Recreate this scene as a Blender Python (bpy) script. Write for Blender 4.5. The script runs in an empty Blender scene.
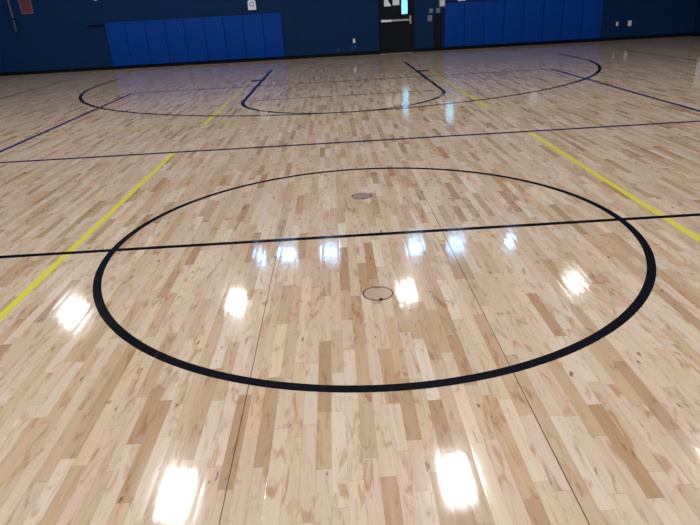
import bpy, bmesh, math, random
from mathutils import Vector, Matrix
random.seed(4)
S = bpy.context.scene
COL = S.collection
FT = 0.3048

# ------------------------------------------------------------------ helpers
def nm(name):
    m = bpy.data.materials.new(name); m.use_nodes = True
    nt = m.node_tree; b = nt.nodes['Principled BSDF']
    return m, nt, b
class G:
    """small node-graph writer"""
    def __init__(s, nt): s.nt = nt
    def n(s, t, **k):
        o = s.nt.nodes.new(t)
        for a, v in k.items(): setattr(o, a, v)
        return o
    def set(s, sock, v):
        if isinstance(v, bpy.types.NodeSocket): s.nt.links.new(v, sock)
        else: sock.default_value = v
    def m(s, op, a, b=None, c=None):
        o = s.n('ShaderNodeMath', operation=op)
        s.set(o.inputs[0], a)
        if b is not None: s.set(o.inputs[1], b)
        if c is not None: s.set(o.inputs[2], c)
        return o.outputs[0]
    def comb(s, x=0., y=0., z=0.):
        o = s.n('ShaderNodeCombineXYZ')
        for i, v in enumerate((x, y, z)): s.set(o.inputs[i], v)
        return o.outputs[0]
    def noise(s, vec, scale, detail=3., rough=.5, dist=0.):
        o = s.n('ShaderNodeTexNoise'); s.set(o.inputs['Vector'], vec)
        o.inputs['Scale'].default_value = scale; o.inputs['Detail'].default_value = detail
        o.inputs['Roughness'].default_value = rough; o.inputs['Distortion'].default_value = dist
        return o.outputs['Fac'], o.outputs['Color']
    def ramp(s, fac, stops, interp='LINEAR'):
        o = s.n('ShaderNodeValToRGB'); o.color_ramp.interpolation = interp
        e = o.color_ramp.elements
        while len(e) < len(stops): e.new(.5)
        for q, (p, c) in zip(e, stops):
            q.position = p; q.color = (*c, 1) if len(c) == 3 else c
        s.set(o.inputs[0], fac); return o.outputs[0]
    def mix(s, f, a, b, mode='MIX'):
        o = s.n('ShaderNodeMix', data_type='RGBA', blend_type=mode)
        s.set(o.inputs[0], f)
        s.set(o.inputs[6], a if isinstance(a, bpy.types.NodeSocket) else (*a, 1))
        s.set(o.inputs[7], b if isinstance(b, bpy.types.NodeSocket) else (*b, 1))
        return o.outputs[2]
    def mr(s, v, a, b, c=0., d=1., smooth=False):
        o = s.n('ShaderNodeMapRange'); o.clamp = True
        if smooth: o.interpolation_type = 'SMOOTHSTEP'
        for i, q in enumerate((v, a, b, c, d)): s.set(o.inputs[i], q)
        return o.outputs[0]

PW = 0.0572   # maple strip width
def strip_coords(g):
    pos = g.n('ShaderNodeNewGeometry').outputs['Position']
    sp = g.n('ShaderNodeSeparateXYZ'); g.set(sp.inputs[0], pos)
    x, y = sp.outputs[0], sp.outputs[1]
    u = g.m('DIVIDE', g.m('ADD', x, 100.0 + 0.636 + 0.0208), PW)   # a strip edge falls on the open seams
    col = g.m('FLOOR', u); fr = g.m('SUBTRACT', u, col)
    return pos, x, y, col, fr
def white(g, a, b=None):
    o = g.n('ShaderNodeTexWhiteNoise', noise_dimensions='2D')
    g.set(o.inputs['Vector'], g.comb(a, b if b is not None else 0.))
    return o.outputs['Value'], o.outputs['Color']
def voro(g, col, y, length, kind):
    r, _ = white(g, col, 7.3)
    w = g.m('ADD', g.m('DIVIDE', y, length), g.m('MULTIPLY', r, 913.7))
    o = g.n('ShaderNodeTexVoronoi', voronoi_dimensions='1D', feature=kind)
    g.set(o.inputs['W'], w); o.inputs['Scale'].default_value = 1.0
    return o
def varnish(g, b, rough=.075, cup=2.2, coat=.12):
    """the wavy hand-rolled varnish lying over wood and paint alike"""
    pos, x, y, col, fr = strip_coords(g)
    c = voro(g, col, y, .46, 'F1').outputs['Color']
    sp = g.n('ShaderNodeSeparateColor'); g.set(sp.inputs[0], c)
    tilt = g.m('MULTIPLY', g.m('SUBTRACT', sp.outputs[0], .5), .00016*cup)
    h1 = g.m('MULTIPLY', g.m('SUBTRACT', fr, .5), tilt)
    d = g.m('SUBTRACT', fr, .5); h2 = g.m('MULTIPLY', g.m('MULTIPLY', d, d), -.00022*cup)
    n1, _ = g.noise(pos, 9., 2., .5); n2, _ = g.noise(pos, 42., 2., .5)
    h = g.m('ADD', g.m('ADD', h1, h2), g.m('ADD', g.m('MULTIPLY', n1, .00034), g.m('MULTIPLY', n2, .00004)))
    bp = g.n('ShaderNodeBump'); bp.inputs['Strength'].default_value = 1.; bp.inputs['Distance'].default_value = 1.
    g.set(bp.inputs['Height'], h); g.nt.links.new(bp.outputs[0], b.inputs['Normal'])
    g.nt.links.new(bp.outputs[0], b.inputs['Coat Normal'])
    rn, _ = g.noise(pos, 2.3, 3., .6)
    g.set(b.inputs['Roughness'], g.mr(rn, .3, .7, rough*.8, rough*1.3))
    b.inputs['IOR'].default_value = 1.5
    b.inputs['Coat Weight'].default_value = coat; b.inputs['Coat Roughness'].default_value = .22   # worn top coat

# ------------------------------------------------------------------ materials
def mat_floor():
    m, nt, b = nm('varnished_maple'); g = G(nt)
    pos, x, y, col, fr = strip_coords(g)
    cell = voro(g, col, y, .46, 'F1').outputs['Color']
    sp = g.n('ShaderNodeSeparateColor'); g.set(sp.inputs[0], cell)
    r1, r2, r3 = sp.outputs
    base = g.ramp(r1, [(0., (.400, .262, .155)), (.05, (.450, .310, .195)), (.15, (.512, .378, .250)), (.36, (.558, .430, .308)),
                       (.65, (.590, .468, .348)), (.88, (.622, .506, .386)), (1., (.655, .545, .428))])
    base = g.mix(g.mr(r3, .5, 1., 0., .55), base, g.mix(1., base, (1.02, .90, .92), 'MULTIPLY'))
    base = g.mix(g.mr(r2, .5, 1., 0., .6), base, g.mix(1., base, (1., .94, .80), 'MULTIPLY'))
    # grain: long streaks that differ per strip
    seed = g.m('MULTIPLY', r2, 37.)
    gv = g.comb(g.m('MULTIPLY', x, 60.), g.m('MULTIPLY', y, 2.2), seed)
    gn, _ = g.noise(gv, 1., 4., .6, .6)
    base = g.mix(g.mr(gn, .35, .7, 0., .28), base, g.mix(1., base, (.70, .58, .46), 'MULTIPLY'))
    # cathedral blotches and mineral stain
    bv = g.comb(g.m('MULTIPLY', x, 20.), g.m('MULTIPLY', y, 5.), seed)
    bn, _ = g.noise(bv, 1., 3., .55, 1.2)
    base = g.mix(g.mr(bn, .52, .74, 0., .95, True), base, g.mix(1., base, (.72, .55, .42), 'MULTIPLY'))
    hv = g.comb(g.m('MULTIPLY', x, 34.), g.m('MULTIPLY', y, 3.2), g.m('ADD', seed, 11.))
    hn, _ = g.noise(hv, 1., 5., .65, 1.8)
    base = g.mix(g.mr(hn, .54, .74, 0., .70, True), base, g.mix(1., base, (.72, .56, .44), 'MULTIPLY'))
    mv, _ = g.noise(pos, 130., 3., .7)
    base = g.mix(g.mr(mv, .45, .75, 0., .22), base, g.mix(1., base, (.75, .66, .6), 'MULTIPLY'))
    base = g.mix(g.mr(bn, .40, .22, 0., .45, True), base, g.mix(1., base, (1.12, 1.12, 1.12), 'MULTIPLY'))
    # knots and dark flecks
    kv = g.comb(g.m('MULTIPLY', x, 26.), g.m('MULTIPLY', y, 9.), 8.6)
    kn, _ = g.noise(kv, 1., 2., .5)
    base = g.mix(g.mr(kn, .715, .76, 0., .8), base, (.13, .07, .04))
    # joints
    ed = voro(g, col, y, .46, 'DISTANCE_TO_EDGE').outputs['Distance']
    endj = g.mr(ed, .0, .003, 1., 0.)
    sidej = g.mr(g.m('ABSOLUTE', g.m('SUBTRACT', fr, .5)), .488, .5, 0., 1.)
    base = g.mix(g.m('MULTIPLY', sidej, .60), base, (.17, .10, .06))
    base = g.mix(g.m('MULTIPLY', endj, .55), base, (.15, .09, .055))
    # two open seams in the strips
    for sx, y1 in ((-.6375, .35), (.5335, .7)):
        a = g.mr(g.m('ABSOLUTE', g.m('SUBTRACT', x, sx)), .0012, .0024, 1., 0.)
        k = g.m('MULTIPLY', a, g.mr(y, y1-.3, y1+.3, .9, 0.))
        base = g.mix(k, base, (.045, .028, .02))
    nt.links.new(base, b.inputs['Base Color'])
    varnish(g, b)
    return m
def mat_paint(name, c, wear=.12):
    m, nt, b = nm(name); g = G(nt)
    pos = g.n('ShaderNodeNewGeometry').outputs['Position']
    n, _ = g.noise(pos, 30., 3., .6)
    nt.links.new(g.mix(g.mr(n, .4, .8, 0., wear), c, tuple(min(1, q*1.6+.03) for q in c)), b.inputs['Base Color'])
    varnish(g, b, .07, coat=0.)
    b.inputs['Specular IOR Level'].default_value = .32
    return m
def mat(name, c, rough=.5, metal=0., n_amt=.12, n_scale=8., emit=None, spec=.5):
    m, nt, b = nm(name); g = G(nt)
    pos = g.n('ShaderNodeTexCoord').outputs['Object']
    n, _ = g.noise(pos, n_scale, 4., .6)
    nt.links.new(g.mix(g.mr(n, .3, .7, 0., n_amt), c, tuple(min(1, q*1.5+.004) for q in c)), b.inputs['Base Color'])
    b.inputs['Roughness'].default_value = rough; b.inputs['Metallic'].default_value = metal
    b.inputs['Specular IOR Level'].default_value = spec
    if emit:
        b.inputs['Emission Color'].default_value = (*emit[0], 1); b.inputs['Emission Strength'].default_value = emit[1]
    return m
def mat_block(name, c, c_up, zsplit, spec=.12):
    """painted concrete block: dark paint below a paint line, pale paint above it"""
    m, nt, b = nm(name); g = G(nt)
    pos = g.n('ShaderNodeNewGeometry').outputs['Position']
    sp = g.n('ShaderNodeSeparateXYZ'); g.set(sp.inputs[0], pos)
    x, y, z = sp.outputs
    u = g.m('DIVIDE', g.m('ADD', x, y), .4064); row = g.m('DIVIDE', z, .2032)
    rf = g.m('FLOOR', row)
    uu = g.m('ADD', u, g.m('MULTIPLY', g.m('MODULO', rf, 2.), .5))
    du = g.m('ABSOLUTE', g.m('SUBTRACT', g.m('FRACT', g.m('ADD', uu, 100.)), .5))
    dr = g.m('ABSOLUTE', g.m('SUBTRACT', g.m('FRACT', row), .5))
    j = g.m('MAXIMUM', g.mr(du, .485, .5, 0., 1.), g.mr(dr, .47, .5, 0., 1.))
    n, _ = g.noise(pos, 1.6, 4., .6); n2, _ = g.noise(pos, 90., 2., .6)
    cc = g.mix(g.mr(n, .3, .7, 0., .35), c, tuple(q*1.35 for q in c))
    # scuffs low down beside the outlet
    for px, pz, r in ((.02, .21, .07), (.57, .27, .06), (.5, .22, .07)):
        d = g.n('ShaderNodeVectorMath', operation='DISTANCE')
        g.set(d.inputs[0], g.comb(g.m('MULTIPLY', x, .6), z, 0.)); d.inputs[1].default_value = (px*.6, pz, 0)
        cc = g.mix(g.m('MULTIPLY', g.mr(d.outputs['Value'], 0., r, .5, 0., True), g.mr(n2, .35, .6, 0., 1.)), cc, (.10, .12, .17))
    cc = g.mix(g.mr(z, zsplit-.005, zsplit+.005), cc, c_up)
    nt.links.new(g.mix(g.m('MULTIPLY', j, .3), cc, g.mix(1., cc, (.6, .6, .6), 'MULTIPLY')), b.inputs['Base Color'])
    bp = g.n('ShaderNodeBump'); bp.inputs['Distance'].default_value = .004; bp.inputs['Strength'].default_value = .6
    g.set(bp.inputs['Height'], g.m('SUBTRACT', g.m('MULTIPLY', n2, .2), j)); nt.links.new(bp.outputs[0], b.inputs['Normal'])
    b.inputs['Roughness'].default_value = .55; b.inputs['Specular IOR Level'].default_value = spec
    return m

NAVY = (.0018, .0240, .0840)
UPPER = (.020, .028, .050)
M = {}
M['floor'] = mat_floor()
M['black_line'] = mat_paint('black_line_paint', (.006, .007, .010), .03)
M['purple_line'] = mat_paint('purple_line_paint', (.030, .018, .085), .08)
M['red_line'] = mat_paint('dark_red_line_paint', (.085, .020, .035), .1)
M['yellow_line'] = mat_paint('yellow_line_paint', (.62, .535, .060), .06)
M['wall'] = mat_block('painted_block', NAVY, UPPER, 2.75)
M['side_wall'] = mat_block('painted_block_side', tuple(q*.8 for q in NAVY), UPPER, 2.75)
M['ceiling'] = mat('dark_steel_deck', (.05, .055, .065), .6)
M['pad'] = mat('blue_vinyl', (.0003, .0450, .290), .55, n_amt=.1, n_scale=2., spec=.1)
M['pad_top'] = mat('pale_blue_vinyl_edge', (.01, .07, .30), .45)
M['seam'] = mat('dark_blue_piping', (.001, .012, .075), .5)
M['cove'] = mat('black_rubber', (.003, .004, .009), .6, spec=.1)
M['door'] = mat('black_paint', (.0045, .0060, .0100), .5, spec=.15)
M['frame'] = mat('black_frame_paint', (.0025, .0050, .0110), .5, spec=.15)
M['steel'] = mat('brushed_steel', (.40, .39, .39), .55, .2)
M['dull_steel'] = mat('dull_threshold_metal', (.16, .15, .15), .6, .2)
M['bright_steel'] = mat('bright_steel', (.90, .92, .95), .5)
M['grey_metal'] = mat('grey_galvanised_metal', (.17, .18, .24), .5, .2)
M['paper'] = mat('white_paper', (.86, .88, .97), .7, n_amt=.02)
M['paper_ink'] = mat('blue_grey_ink', (.20, .22, .40), .7)
M['plastic'] = mat('white_plastic', (.66, .70, .74), .4)
M['dim_plastic'] = mat('grey_plastic', (.18, .22, .26), .5)
M['dark_slot'] = mat('dark_slot', (.002, .004, .012), .8, spec=.05)
M['red'] = mat('faded_red_print', (.10, .016, .034), .6, n_amt=.8, n_scale=35.)
M['pink_edge'] = mat('pale_pink_border', (.13, .07, .11), .6)
M['wood_lid'] = mat('maple_plate_lid', (.40, .28, .19), .2, n_scale=30.)
M['sheen_lid'] = mat('plate_lid_painted_sheen', (.27, .20, .17), .2, n_scale=30.)  # greyer copy of the lid, a reflection painted into its colour
M['bronze'] = mat('dark_bronze', (.045, .035, .03), .35, .6)
M['housing'] = mat('white_lamp_housing', (.6, .6, .6), .5)
M['led'] = mat('led_lens', (.9, .9, .9), .4, emit=((.86, .93, 1.), 2.))
M['outside_paint'] = mat('sky_screen_paint', (.15, .18, .13), .8)
M['concrete'] = mat('outdoor_concrete', (.45, .44, .42), .9)
def mat_glass():
    """thin clear pane: lets light straight through and mirrors by Fresnel"""
    m, nt, b = nm('clear_glass'); nt.nodes.remove(b); g = G(nt)
    tr = g.n('ShaderNodeBsdfTransparent'); tr.inputs[0].default_value = (.93, .98, 1., 1)
    gl = g.n('ShaderNodeBsdfGlossy'); gl.inputs['Roughness'].default_value = .02
    fr = g.n('ShaderNodeFresnel'); fr.inputs[0].default_value = 1.45
    mx = g.n('ShaderNodeMixShader')
    nt.links.new(fr.outputs[0], mx.inputs[0]); nt.links.new(tr.outputs[0], mx.inputs[1]); nt.links.new(gl.outputs[0], mx.inputs[2])
    nt.links.new(mx.outputs[0], nt.nodes['Material Output'].inputs[0])
    return m
M['glass'] = mat_glass()

# ------------------------------------------------------------------ mesh builders
def link(name, bm, m, parent=None, smooth=False):
    bm.normal_update()
    me = bpy.data.meshes.new(name); bm.to_mesh(me); bm.free()
    for q in (m if isinstance(m, (list, tuple)) else [m]): me.materials.append(q)
    if smooth:
        for p in me.polygons: p.use_smooth = True
    o = bpy.data.objects.new(name, me); COL.objects.link(o)
    if parent: o.parent = parent
    return o
def tag(o, label=None, cat=None, group=None, kind=None):
    if label: o['label'] = label
    if cat: o['category'] = cat
    if group: o['group'] = group
    if kind: o['kind'] = kind
    return o
def thing(name, loc, label, cat, group=None):
    o = bpy.data.objects.new(name, None); COL.objects.link(o); o.location = loc
    o.empty_display_size = .1
    return tag(o, label, cat, group)
def box(bm, x0, x1, y0, y1, z0, z1, bev=0.):
    r = bmesh.ops.create_cube(bm, size=1.)
    for v in r['verts']:
        v.co = Vector(((x0+x1)/2 + v.co.x*(x1-x0), (y0+y1)/2 + v.co.y*(y1-y0), (z0+z1)/2 + v.co.z*(z1-z0)))
    if bev:
        es = list({e for v in r['verts'] for e in v.link_edges})
        bmesh.ops.bevel(bm, geom=es, offset=bev, segments=3, affect='EDGES', profile=.6)
    return bm
def B(*a, **k): return box(bmesh.new(), *a, **k)
def cyl(bm, p0, p1, r, seg=20, r2=None):
    p0, p1 = Vector(p0), Vector(p1); d = p1-p0
    mt = Matrix.Translation((p0+p1)/2) @ d.to_track_quat('Z', 'Y').to_matrix().to_4x4()
    bmesh.ops.create_cone(bm, cap_ends=True, segments=seg, radius1=r, radius2=r if r2 is None else r2, depth=d.length, matrix=mt)
    return bm
def strip(pts, w, z, closed=False, bm=None):
    """flat painted stripe of width w following pts, a film of paint of height z"""
    bm = bm or bmesh.new(); P = [Vector((p[0], p[1], 0)) for p in pts]; n = len(P); L, R = [], []
    for i, p in enumerate(P):
        a = P[(i-1) % n] if (closed or i > 0) else p
        c = P[(i+1) % n] if (closed or i < n-1) else p
        d1 = (p-a).normalized() if (p-a).length > 1e-9 else (c-p).normalized()
        d2 = (c-p).normalized() if (c-p).length > 1e-9 else d1
        t = (d1+d2).normalized(); nn = Vector((-t.y, t.x, 0)); k = 1/max(.5, t.dot(d1))
        L.append(p+nn*w/2*k); R.append(p-nn*w/2*k)
    vt = [[bm.verts.new((q.x, q.y, zz)) for q in S_] for S_ in (L, R) for zz in (0., z)]
    Lb, Lt, Rb, Rt = vt
    for i in range(n if closed else n-1):
        j = (i+1) % n
        bm.faces.new((Rt[i], Rt[j], Lt[j], Lt[i])); bm.faces.new((Lb[i], Lb[j], Rb[j], Rb[i]))
        bm.faces.new((Lt[i], Lt[j], Lb[j], Lb[i])); bm.faces.new((Rb[i], Rb[j], Rt[j], Rt[i]))
    if not closed:
        bm.faces.new((Lb[0], Rb[0], Rt[0], Lt[0])); bm.faces.new((Rb[-1], Lb[-1], Lt[-1], Rt[-1]))
    bmesh.ops.recalc_face_normals(bm, faces=bm.faces)
    return bm
def arc(cx, cy, r, a0, a1, n):
    return [(cx+r*math.cos(a0+(a1-a0)*i/n), cy+r*math.sin(a0+(a1-a0)*i/n)) for i in range(n+1)]

# ------------------------------------------------------------------ the setting
XL, XR, YF, YB, H = -13.2, 11.60, 16.1, -16.1, 8.0
T = .30
tag(link('floor', B(XL-T, XR+T, YB-T, YF+T, -.2, 0.), M['floor']), kind='structure')
tag(link('ceiling', B(XL-T, XR+T, YB-T, YF+T, H, H+.2), M['ceiling']), kind='structure')

# far wall with openings for the door and the six clerestory windows
WIN = [(-3.50, -3.14), (-2.66, -1.98), (-1.05, -.37), (2.17, 2.85), (3.71, 4.39), (5.88, 6.26)]
WZ = (6.66, 7.24)
DX0, DX1, DZ = 1.36, 2.50, 2.16
def wall_grid(xs, zs, hole, y0, y1, axis='x'):
    bm = bmesh.new()
    for i in range(len(xs)-1):
        for k in range(len(zs)-1):
            if hole(xs[i], xs[i+1], zs[k], zs[k+1]): continue
            if axis == 'x': box(bm, xs[i], xs[i+1], y0, y1, zs[k], zs[k+1])
            else: box(bm, y0, y1, xs[i], xs[i+1], zs[k], zs[k+1])
    bmesh.ops.remove_doubles(bm, verts=bm.verts, dist=1e-5)
    # drop the internal faces shared by two cells
    seen = {}
    for f in bm.faces: seen.setdefault(tuple(round(c, 4) for c in f.calc_center_median()), []).append(f)
    bmesh.ops.delete(bm, geom=[f for v in seen.values() if len(v) > 1 for f in v], context='FACES')
    return bm
xs = sorted({XL-T, XR+T, DX0, DX1, *[q for w in WIN for q in w]}); W7 = (3.54, 3.87, 1.70, 2.34)
xs = sorted(set(xs) | {W7[0], W7[1]}); zs = [0, W7[2], DZ, W7[3], WZ[0], WZ[1], H]
def hole(a, b, c, d):
    xm, zm = (a+b)/2, (c+d)/2
    return (DX0 < xm < DX1 and zm < DZ) or (W7[0] < xm < W7[1] and W7[2] < zm < W7[3]) or (WZ[0] < zm < WZ[1] and any(w[0] < xm < w[1] for w in WIN))
tag(link('wall_far', wall_grid(xs, zs, hole, YF, YF+T), M['wall']), kind='structure')
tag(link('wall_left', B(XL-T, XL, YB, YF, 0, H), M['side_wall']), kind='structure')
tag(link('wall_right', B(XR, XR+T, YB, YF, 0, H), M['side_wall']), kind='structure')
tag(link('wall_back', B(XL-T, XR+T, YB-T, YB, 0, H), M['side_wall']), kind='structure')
def cove(name, *a): tag(link(name, B(*a), M['cove']), kind='structure')
cove('baseboard_far', XL, DX0-.02, YF-.012, YF, 0, .10)
cove('baseboard_far', DX1+.02, XR, YF-.012, YF, 0, .10)
cove('baseboard_left', XL, XL+.012, YB, YF-.012, 0, .10)
cove('baseboard_right', XR-.012, XR, YB, YF-.012, 0, .10)
cove('baseboard_back', XL+.012, XR-.012, YB, YB+.012, 0, .10)

for i, (a, b) in enumerate(WIN):
    bm = bmesh.new(); f = .035; z0, z1 = WZ
    box(bm, a, b, YF+.08, YF+.16, z0, z0+f); box(bm, a, b, YF+.08, YF+.16, z1-f, z1)
    box(bm, a, a+f, YF+.08, YF+.16, z0+f, z1-f); box(bm, b-f, b, YF+.08, YF+.16, z0+f, z1-f)
    n = 3 if b-a > .5 else 1
    for k in range(1, n):
        xm = a+(b-a)*k/n; box(bm, xm-.009, xm+.009, YF+.10, YF+.14, z0+f, z1-f)
    for k in (1, 2):
        zm = z0+(z1-z0)*k/3; box(bm, a+f, b-f, YF+.102, YF+.138, zm-.009, zm+.009)
    w = tag(link('window_%d' % (i+1), bm, M['frame']), kind='structure')
    pl = bpy.data.lights.new('daylight_opening', 'AREA'); pl.shape = 'RECTANGLE'; pl.size = b-a; pl.size_y = z1-z0; pl.cycles.is_portal = True
    po = bpy.data.objects.new('daylight_opening', pl); COL.objects.link(po); po.location = ((a+b)/2, YF+.2, (z0+z1)/2); po.rotation_euler = (-math.pi/2, 0, 0)
    link('window_pane', B(a+f, b-f, YF+.117, YF+.123, z0+f, z1-f), M['glass'], w)

a, b, z0, z1 = W7; bm = bmesh.new(); f = .02
box(bm, a, b, YF+.02, YF+.08, z0, z0+f); box(bm, a, b, YF+.02, YF+.08, z1-f, z1); box(bm, a, a+f, YF+.02, YF+.08, z0+f, z1-f); box(bm, b-f, b, YF+.02, YF+.08, z0+f, z1-f)
w = tag(link('window_7', bm, M['frame']), kind='structure'); link('window_pane', B(a+f, b-f, YF+.047, YF+.053, z0+f, z1-f), M['glass'], w)

# exterior ground and daylight
tag(link('outdoor_ground', B(-60, 60, YF+T+.02, 90, -.25, -.05), M['concrete']), kind='structure')
tag(link('outdoor_ground', B(XR+T+.02, 60, -60, YF+T, -.25, -.05), M['concrete']), kind='structure')

tag(link('sky_screen_wall', B(-8, 20, 26, 26.4, -.05, 4.4), M['outside_paint']), kind='structure')  # added wall that dims the sky seen through the door glass

# ------------------------------------------------------------------ doors
def door_frame(parent_kind='structure'):
    bm = bmesh.new(); j = .055
    box(bm, DX0, DX0+j, YF-.03, YF+.16, 0, DZ); box(bm, DX1-j-.02, DX1, YF-.03, YF+.16, 0, DZ); box(bm, DX0+j, DX1-j-.02, YF-.03, YF+.16, DZ-j, DZ)
    return bm
d = tag(link('door_1', door_frame(), M['frame']), kind='structure')
LX0, LX1 = DX0+.055, DX1-.075
GX0, GX1, GZ0, GZ1 = 2.10, 2.30, 1.16, 2.0
bm = wall_grid([LX0, GX0, GX1, LX1], [.012, GZ0, GZ1, DZ-.055], lambda a, b, c, e: a == GX0 and c == GZ0, YF+.02, YF+.065)
leaf = link('door_leaf', bm, M['door'], d)
bm = bmesh.new()
for q in ((GX0-.02, GX0, GZ0-.02, GZ1+.02), (GX1, GX1+.02, GZ0-.02, GZ1+.02), (GX0, GX1, GZ0-.02, GZ0), (GX0, GX1, GZ1, GZ1+.02)):
    box(bm, q[0], q[1], YF+.012, YF+.02, q[2], q[3])
link('glazing_bead', bm, M['frame'], leaf)
link('door_window', B(GX0, GX1, YF+.039, YF+.045, GZ0, GZ1), M['glass'], leaf)
# panic bar: bright touch pad at the left, dull rail, upright end bracket at the right
bar = link('panic_bar', B(LX0+.02, LX1-.03, YF-.035, YF+.005, .955, 1.015, bev=.008), M['steel'], d)
link('push_pad', B(LX0+.03, LX0+.36, YF-.052, YF-.035, .950, 1.020, bev=.006), M['bright_steel'], bar)
link('end_bracket', B(LX1-.075, LX1-.020, YF-.048, YF+.018, .86, 1.11, bev=.01), M['steel'], bar)
link('threshold', B(DX0+.055, DX1-.075, YF-.10, YF+.12, 0, .012, bev=.004), M['dull_steel'], d)

# pale panel added for its floor reflection, right wall beside the far corner
o = thing('reflection_panel', (XR, 15.22, .66), 'pale panel added on the right wall for its reflection in the floor at the right edge', 'board')
link('panel', B(-.02, 0, -.28, .28, 0, .86, bev=.004), M['paper'], o)
link('lower_ledge', B(-.06, -.02, -.24, .24, .0, .015), M['steel'], o)

# ------------------------------------------------------------------ wall pads
def pad(x0, x1, label, group):
    w = x1-x0; z0, z1 = .10, 1.40; t = .055
    o = thing('wall_pad', (x0+w/2, YF, z0), label, 'wall pad', group)
    link('cushion', B(-w/2+.006, w/2-.006, -t, -.006, 0, z1-z0, bev=.012), M['pad'], o, True)
    link('backing_board', B(-w/2+.008, w/2-.008, -.006, 0, .004, z1-z0-.004), M['seam'], o)
    bm = bmesh.new()
    cyl(bm, (w/2-.002, -.030, .02), (w/2-.002, -.030, z1-z0-.02), .004, 8)
    link('side_seam', bm, M['seam'], o)
    return o
L0, LW = -7.27, .618
ords = ['leftmost', 'second from the left', 'third from the left', 'fourth from the left', 'middle', 'fourth from the right', 'third from the right', 'second from the right', 'rightmost']
for i in range(9):
    pad(L0+i*LW, L0+(i+1)*LW, 'bright blue wall pad, %s of nine left of the black door' % ords[i], 'blue wall pads left of the door')
R0, RW = 3.47, .634
ords8 = ['leftmost', 'second from the left', 'third from the left', 'fourth from the left', 'fourth from the right', 'third from the right', 'second from the right', 'rightmost']
for i in range(8):
    pad(R0+i*RW, R0+(i+1)*RW, 'deep blue wall pad, %s of eight right of the black door' % ords8[i], 'blue wall pads right of the door')

# ------------------------------------------------------------------ floor markings
def marking(name, bm, m, label, cat='court line', group=None):
    return tag(link(name, bm, m), label, cat, group)
W = .051; WF = .070    # the thinner court lines were laid a little wider
circle = marking('center_circle', strip(arc(0, 0, 6*FT, 0, 2*math.pi, 256)[:-1], W, .0010, True), M['black_line'],
        'large black painted circle on the maple floor, crossed by the halfway line', 'court circle')
marking('halfway_line', strip([(XL+.02, 0), (XR-.02, 0)], W, .0013), M['black_line'],
        'straight black halfway line running wall to wall through the big circle')
D, X0 = 7.107, -.027
A = D+13.75*FT; BASE = D+19*FT
pts = [(X0-19.75*FT, BASE), (X0-19.75*FT, A)] + arc(X0, A, 19.75*FT, math.pi, 2*math.pi, 160)[1:] + [(X0+19.75*FT, BASE)]
marking('three_point_line', strip(pts, WF, .0010), M['black_line'], 'long thin black three-point arc curving in front of the far wall pads', 'court line')
key = thing('free_throw_lane', (X0, D, 0), 'black U-shaped free-throw lane with rounded front inside the three-point arc', 'court lane')
def kp(name, bm): return link(name, bm, M['black_line'], key)
r = 6*FT
kp('lane_outline', strip([(-r, 19*FT), (-r, 0)] + arc(0, 0, r, math.pi, 2*math.pi, 96)[1:] + [(r, 19*FT)], WF, .0012))
tag(kp('free_throw_line', strip([(-r+W/2, 0), (r-W/2, 0)], .045, .0008)), 'thin dark straight line across the lane')
for s in (-1, 1): kp('lane_block', strip([(s*(r+W/2), 3.32), (s*(r+.27), 3.32)], .27, .0012))
Z = .0007
marking('side_court_line', strip([(-2.155, -7.), (-2.155, 3.10)], W, Z), M['yellow_line'],
        'near yellow line left of the black circle, running from the bottom left towards the back')
marking('side_court_line', strip([(2.140, -7.), (2.140, 3.10)], W, Z), M['yellow_line'],
        'near yellow line right of the black circle, crossing the halfway line by the right edge')
marking('side_court_line', strip([(-2.15, 4.95), (-2.15, 10.45)], W, Z), M['yellow_line'],
        'far yellow line running up to the left block of the free-throw lane')
marking('side_court_line', strip([(2.12, 4.95), (2.12, 10.45)], W, Z), M['yellow_line'],
        'far yellow line running up to the right block of the free-throw lane')
marking('cross_court_line', strip([(-7.4, 4.93), (7.4, 4.93)], .05, .0006), mat_paint('worn_yellow_line_paint', (.50, .38, .10), .35),
        'faint worn yellow line running across the floor just before the three-point arc')
marking('attack_line', strip([(-11., 3.125), (10.5, 3.125)], WF, .0009), M['purple_line'],
        'dark purple line across the whole floor between the big circle and the three-point arc')
PX = 4.60
marking('volleyball_court_boundary', strip([(-PX, -9.3), (-PX, 9.32), (PX, 9.32), (PX, -9.3)], WF, .0008), M['purple_line'],
        'thin dark purple three-sided boundary of the volleyball court, corners inside the three-point arc', 'court boundary')
marking('sideline', strip([(-7.68, -12.9), (-7.68, 13.1)], W, .0008), M['black_line'],
        'far left dark sideline ending short of the wall, left of the three-point arc')
marking('sideline', strip([(7.80, -12.9), (7.80, 13.2)], W, .0008), M['red_line'],
        'far right dark reddish sideline ending short of the wall, right of the three-point arc')

# ------------------------------------------------------------------ floor plates
def floor_plate(y, lid, label):
    o = thing('floor_plate', (0, y, 0), label, 'floor plate', 'round cover plates inside the big circle')
    bm = bmesh.new(); n = 64
    ring = []
    for rr, z in ((.088, .0), (.0875, .0014), (.0805, .0014), (.0800, .0008)):
        ring.append([bm.verts.new((rr*math.cos(2*math.pi*i/n), rr*math.sin(2*math.pi*i/n), z)) for i in range(n)])
    for a, b in zip(ring, ring[1:]):
        for i in range(n): bm.faces.new((a[i], a[(i+1) % n], b[(i+1) % n], b[i]))
    link('rim', bm, M['bronze'], o)
    bm = bmesh.new(); cyl(bm, (0, 0, 0), (0, 0, .0009), .0802, 64)
    ld = link('lid', bm, lid, o)
    bm = bmesh.new(); cyl(bm, (.012, -.076, .0009), (.012, -.076, .0018), .012, 20); link('latch_hole', bm, M['dark_slot'], ld)
    bm = bmesh.new(); box(bm, -.022, .022, .066, .071, .0009, .0014); link('lifting_slot', bm, M['dark_slot'], ld)
    return o
floor_plate(-.93, M['wood_lid'], 'round dark-rimmed floor plate with maple lid, in front of the halfway line')
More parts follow.
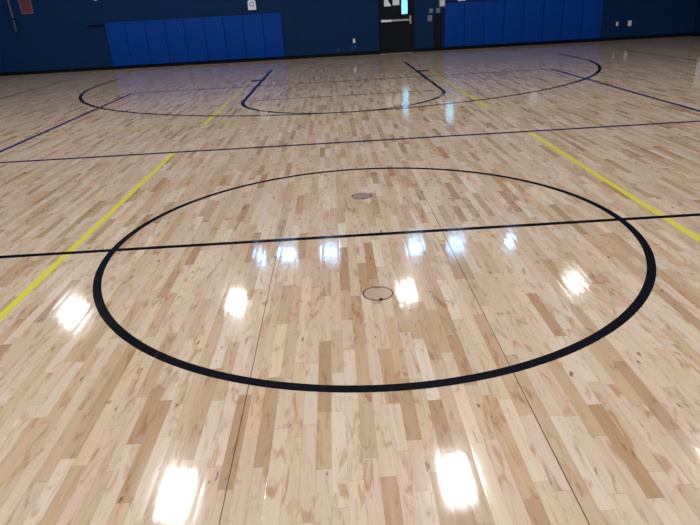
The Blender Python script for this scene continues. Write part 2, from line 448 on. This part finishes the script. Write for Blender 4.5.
floor_plate(.93, M['sheen_lid'], 'round floor plate with a grey reflection painted into its lid, beyond the halfway line, near the back of the circle')

# ------------------------------------------------------------------ small things on the far wall
F = YF
def plate(name, x, z, w, h, m, label, cat, group=None, t=.012, detail=None):
    o = thing(name, (x, F, z), label, cat, group)
    link('cover', B(-w/2, w/2, -t, 0, -h/2, h/2, bev=.003), m, o)
    if detail == 'outlet':
        for s in (-1, 1): link('socket', B(-w*.28, w*.28, -t-.003, -t, s*h*.22-h*.12, s*h*.22+h*.12, bev=.001), M['paper'], o)
    if detail == 'switch':
        link('rocker', B(-w*.16, w*.16, -t-.006, -t, -h*.22, h*.22, bev=.001), M['grey_metal'], o)
    return o
plate('wall_outlet', .55, .45, .075, .13, M['plastic'], 'small white wall outlet low on the navy wall left of the black door', 'outlet', detail='outlet')
plate('wall_outlet', 9.08, .50, .075, .12, M['plastic'], 'small white outlet right of the blue pads, left one of the two', 'outlet', 'outlets right of the pads', detail='outlet')
plate('wall_outlet', 9.49, .50, .11, .16, M['plastic'], 'larger white outlet right of the blue pads, right one of the two', 'outlet', 'outlets right of the pads', detail='outlet')
plate('switch_plate', 3.04, 1.21, .11, .12, M['dim_plastic'], 'upper left grey switch plate between the black door and the blue pads', 'switch plate', detail='switch')
plate('switch_plate', 3.27, 1.21, .13, .14, M['dim_plastic'], 'upper right grey switch plate nearest the blue pads right of the door', 'switch plate', detail='switch')
plate('switch_plate', 3.00, .99, .14, .18, M['dim_plastic'], 'lower grey switch plate under the pair right of the black door', 'switch plate', detail='switch')
tag(link('dark_strip_1', B(3.12, 3.40, F-.02, F, .10, 1.12), M['frame']), kind='structure')  # flat dark strip on the wall between the door and the pads
# control cabinet above the switches
o = thing('control_box', (3.38, F, 1.30), 'narrow pale blue-grey control box above the switches beside the right pads', 'control box')
link('cabinet', B(-.10, .10, -.08, 0, 0, .60, bev=.006), M['grey_metal'], o)
link('cover_plate', B(-.075, .075, -.086, -.08, .03, .20, bev=.002), M['plastic'], o)
link('status_panel', B(-.075, .075, -.086, -.08, .24, .56, bev=.002), M['paper'], o)
def poster(name, x0, x1, z0, z1, label, cat, lines=4):
    o = thing(name, ((x0+x1)/2, F, z0), label, cat)
    w, h = x1-x0, z1-z0
    link('sheet', B(-w/2, w/2, -.005, 0, 0, h), M['paper'], o)
    bm = bmesh.new()
    for k in range(lines): box(bm, -w*.36, w*(.36-.1*(k % 2)), -.0062, -.005, h*(.2+.65*k/lines), h*(.2+.65*k/lines)+h*.04)
    link('faint_lines', bm, M['paper_ink'], o)
    return o
poster('wall_notice', 3.89, 4.13, 1.45, 1.70, 'small white notice just above the first pads right of the door', 'notice')
poster('wall_notice', 6.40, 6.65, 1.46, 1.88, 'white notice above the middle of the right-hand blue pads', 'notice')
# papers taped inside the door (parts of nothing: they hang on the leaf)
for x0, x1, z0, z1, cut, lab in ((1.55, 1.785, 1.41, 1.72, True, 'left white paper taped to the black door, lower right corner folded'),
                                 (1.825, 2.035, 1.43, 1.72, False, 'right white paper taped to the black door beside its narrow window')):
    bm = bmesh.new(); y = YF+.0195
    P = [(x0, z0), (x1-.0, z0), (x1, z1), (x0, z1)]
    if cut: P = [(x0, z0), (x1-.02, z0), (x1-.02, z0+.03), (x1-.10, z0+.16), (x1-.10, z1), (x0, z1)]
    va = [bm.verts.new((px, y, pz)) for px, pz in P]; vb = [bm.verts.new((px, y-.002, pz)) for px, pz in P]
    bm.faces.new(va); bm.faces.new(vb[::-1])
    for i in range(len(P)): bm.faces.new((va[i], vb[i], vb[(i+1) % len(P)], va[(i+1) % len(P)]))
    bmesh.ops.recalc_face_normals(bm, faces=bm.faces)
    tag(link('paper_notice', bm, M['paper']), lab, 'paper', 'papers taped to the door')
# rounded sign with a ring emblem above the left pads
o = thing('round_topped_sign', (-2.60, F, 1.53), 'white round-topped sign with a grey ring above the left blue pads', 'sign')
bm = bmesh.new(); P = [(-.125, 0), (.125, 0), (.125, .22)] + [(.125*math.cos(a), .22+.08*math.sin(a)) for a in [math.pi*k/16 for k in range(1, 16)]] + [(-.125, .22)]
va = [bm.verts.new((px, 0, pz)) for px, pz in P]; vb = [bm.verts.new((px, -.02, pz)) for px, pz in P]
bm.faces.new(va); bm.faces.new(vb[::-1])
for i in range(len(P)): bm.faces.new((va[i], vb[i], vb[(i+1) % len(P)], va[(i+1) % len(P)]))
bmesh.ops.recalc_face_normals(bm, faces=bm.faces)
link('panel', bm, M['paper'], o)
bm = bmesh.new(); n = 40
ra = [[bm.verts.new((rr*math.cos(2*math.pi*i/n), yy, .17+rr*math.sin(2*math.pi*i/n))) for i in range(n)] for rr, yy in ((.072, -.0195), (.072, -.023), (.050, -.023), (.050, -.0195))]
for a, b in zip(ra, ra[1:]):
    for i in range(n): bm.faces.new((a[i], a[(i+1) % n], b[(i+1) % n], b[i]))
bmesh.ops.recalc_face_normals(bm, faces=bm.faces)
link('ring_emblem', bm, M['dim_plastic'], o)
# bright little fixture at the very top left, slot by the first pad
o = thing('wall_sensor', (-7.40, F, 2.06), 'tiny white round sensor high on the wall above the leftmost blue pad', 'sensor')
bm = bmesh.new(); cyl(bm, (0, 0, .05), (0, -.03, .05), .075, 28); link('base', bm, M['plastic'], o, True)
bm = bmesh.new(); cyl(bm, (0, -.03, .05), (0, -.06, .05), .05, 28, .03); link('lens', bm, M['paper'], o)
o = thing('wall_rail', (-7.56, F, 1.33), 'short black rail on the wall left of the leftmost blue pad', 'rail')
link('rail_body', B(-.25, .25, -.035, 0, -.02, .02, bev=.006), M['dark_slot'], o)
# framed red poster and grey pipe at the far left
o = thing('framed_poster', (-9.57, F, 1.78), 'faded red poster in a pale frame at the top left corner', 'poster')
w, h = .38, .56
link('print', B(-w/2+.03, w/2-.03, -.012, 0, .035, h-.035), M['red'], o)
bm = bmesh.new()
for q in ((-w/2, -w/2+.035, 0, h), (w/2-.035, w/2, 0, h), (-w/2+.035, w/2-.035, 0, .04), (-w/2+.035, w/2-.035, h-.04, h)): box(bm, q[0], q[1], -.022, 0, q[2], q[3])
link('frame', bm, M['pink_edge'], o)
o = thing('wall_pipe', (-10.03, F, 1.30), 'grey vertical pipe ending partway down the wall beside the red poster', 'pipe')
bm = bmesh.new(); cyl(bm, (0, -.07, 0), (0, -.07, 3.4), .030, 20); link('tube', bm, M['grey_metal'], o, True)
for zz in (.35, 1.6, 2.9):
    bm = bmesh.new(); box(bm, -.05, .05, -.035, 0, zz-.02, zz+.02); cyl(bm, (0, -.07, zz-.02), (0, -.07, zz+.02), .038, 20); link('clamp', bm, M['frame'], o)

# ------------------------------------------------------------------ high-bay lamps
LZ = 7.42
LAMP_W = 232.
LX = (-9.35, -3.88, 1.85, 7.55)
def lamp(x, y):
    bay = LAMPWORD[(y, x)]
    o = thing('high_bay_light', (x, y, LZ), bay, 'ceiling light', 'high-bay lights under the ceiling')
    hx, hy = .25, .52
    link('housing', B(-hx-.02, hx+.02, -hy-.02, hy+.02, .012, .10, bev=.01), M['housing'], o)
    link('diffuser', B(-hx, hx, -hy, hy, 0, .012), M['led'], o)
    la = bpy.data.lights.new('led_array', 'AREA'); la.shape = 'RECTANGLE'; la.size = 2*hx; la.size_y = 2*hy
    la.energy = LAMP_W*(({0: .46, 1: .37, 2: .28, 3: .15}[LX.index(x)]) if y > 10 else 1.); la.color = (.95, .97, 1.)
    lo = bpy.data.objects.new('led_array', la); COL.objects.link(lo); lo.parent = o; lo.location = (0, 0, -.004)
    for s in (-1, 1):
        bm = bmesh.new(); cyl(bm, (0, s*.5, .10), (0, s*.5, H-LZ), .006, 8); link('hanger', bm, M['grey_metal'], o)
LX = (-9.35, -3.88, 1.85, 7.55); LY = (13.5, 5.1, -3.4, -11.9)
rows = {13.5: 'in the row nearest the far wall', 5.1: 'in the second row from the far wall', -3.4: 'in the third row from the far wall', -11.9: 'in the row nearest the back wall'}
colw = {LX[0]: 'leftmost', LX[1]: 'second from the left', LX[2]: 'second from the right', LX[3]: 'rightmost'}
LAMPWORD = {(y, x): 'white high-bay lamp %s, %s' % (rows[y], colw[x]) for y in LY for x in LX}
for y in LY:
    for x in LX: lamp(x, y)

# ------------------------------------------------------------------ daylight, camera, exposure
w = bpy.data.worlds.new('World'); S.world = w; w.use_nodes = True
M['led'].cycles.emission_sampling = 'NONE'
g = G(w.node_tree); bg = w.node_tree.nodes['Background']
tc = g.n('ShaderNodeTexCoord').outputs['Generated']
sp = g.n('ShaderNodeSeparateXYZ'); g.set(sp.inputs[0], tc)
w.node_tree.links.new(g.ramp(g.mr(sp.outputs[2], -.02, .6), [(0., (.55, .82, 1.)), (1., (.22, .50, 1.))]), bg.inputs[0])
bg.inputs[1].default_value = 26.0

cam = bpy.data.cameras.new('Camera'); co = bpy.data.objects.new('Camera', cam); COL.objects.link(co); S.camera = co
f, p, rl, yw, X, Y, hh = 579.958, .417615, -.0572310, .00946845, -.177752, -3.891782, 1.517984
fwd = Vector((math.sin(yw)*math.cos(p), math.cos(yw)*math.cos(p), -math.sin(p))); right = Vector((math.cos(yw), -math.sin(yw), 0)); up = right.cross(fwd)
r2 = right*math.cos(rl)+up*math.sin(rl); u2 = -right*math.sin(rl)+up*math.cos(rl)
mt = Matrix((r2, u2, -fwd)).transposed().to_4x4(); mt.translation = Vector((X, Y, hh)); co.matrix_world = mt
cam.sensor_fit = 'HORIZONTAL'; cam.sensor_width = 36.; cam.lens = f*36./700.; cam.clip_end = 300.

S.view_settings.view_transform = 'Standard'; S.view_settings.look = 'None'
S.view_settings.gamma = 1.; S.view_settings.use_curve_mapping = False
S.view_settings.exposure = 0.
S.cycles.use_denoising = True
S.cycles.max_bounces = 8; S.cycles.diffuse_bounces = 4; S.cycles.glossy_bounces = 4
S.cycles.sample_clamp_indirect = 6.
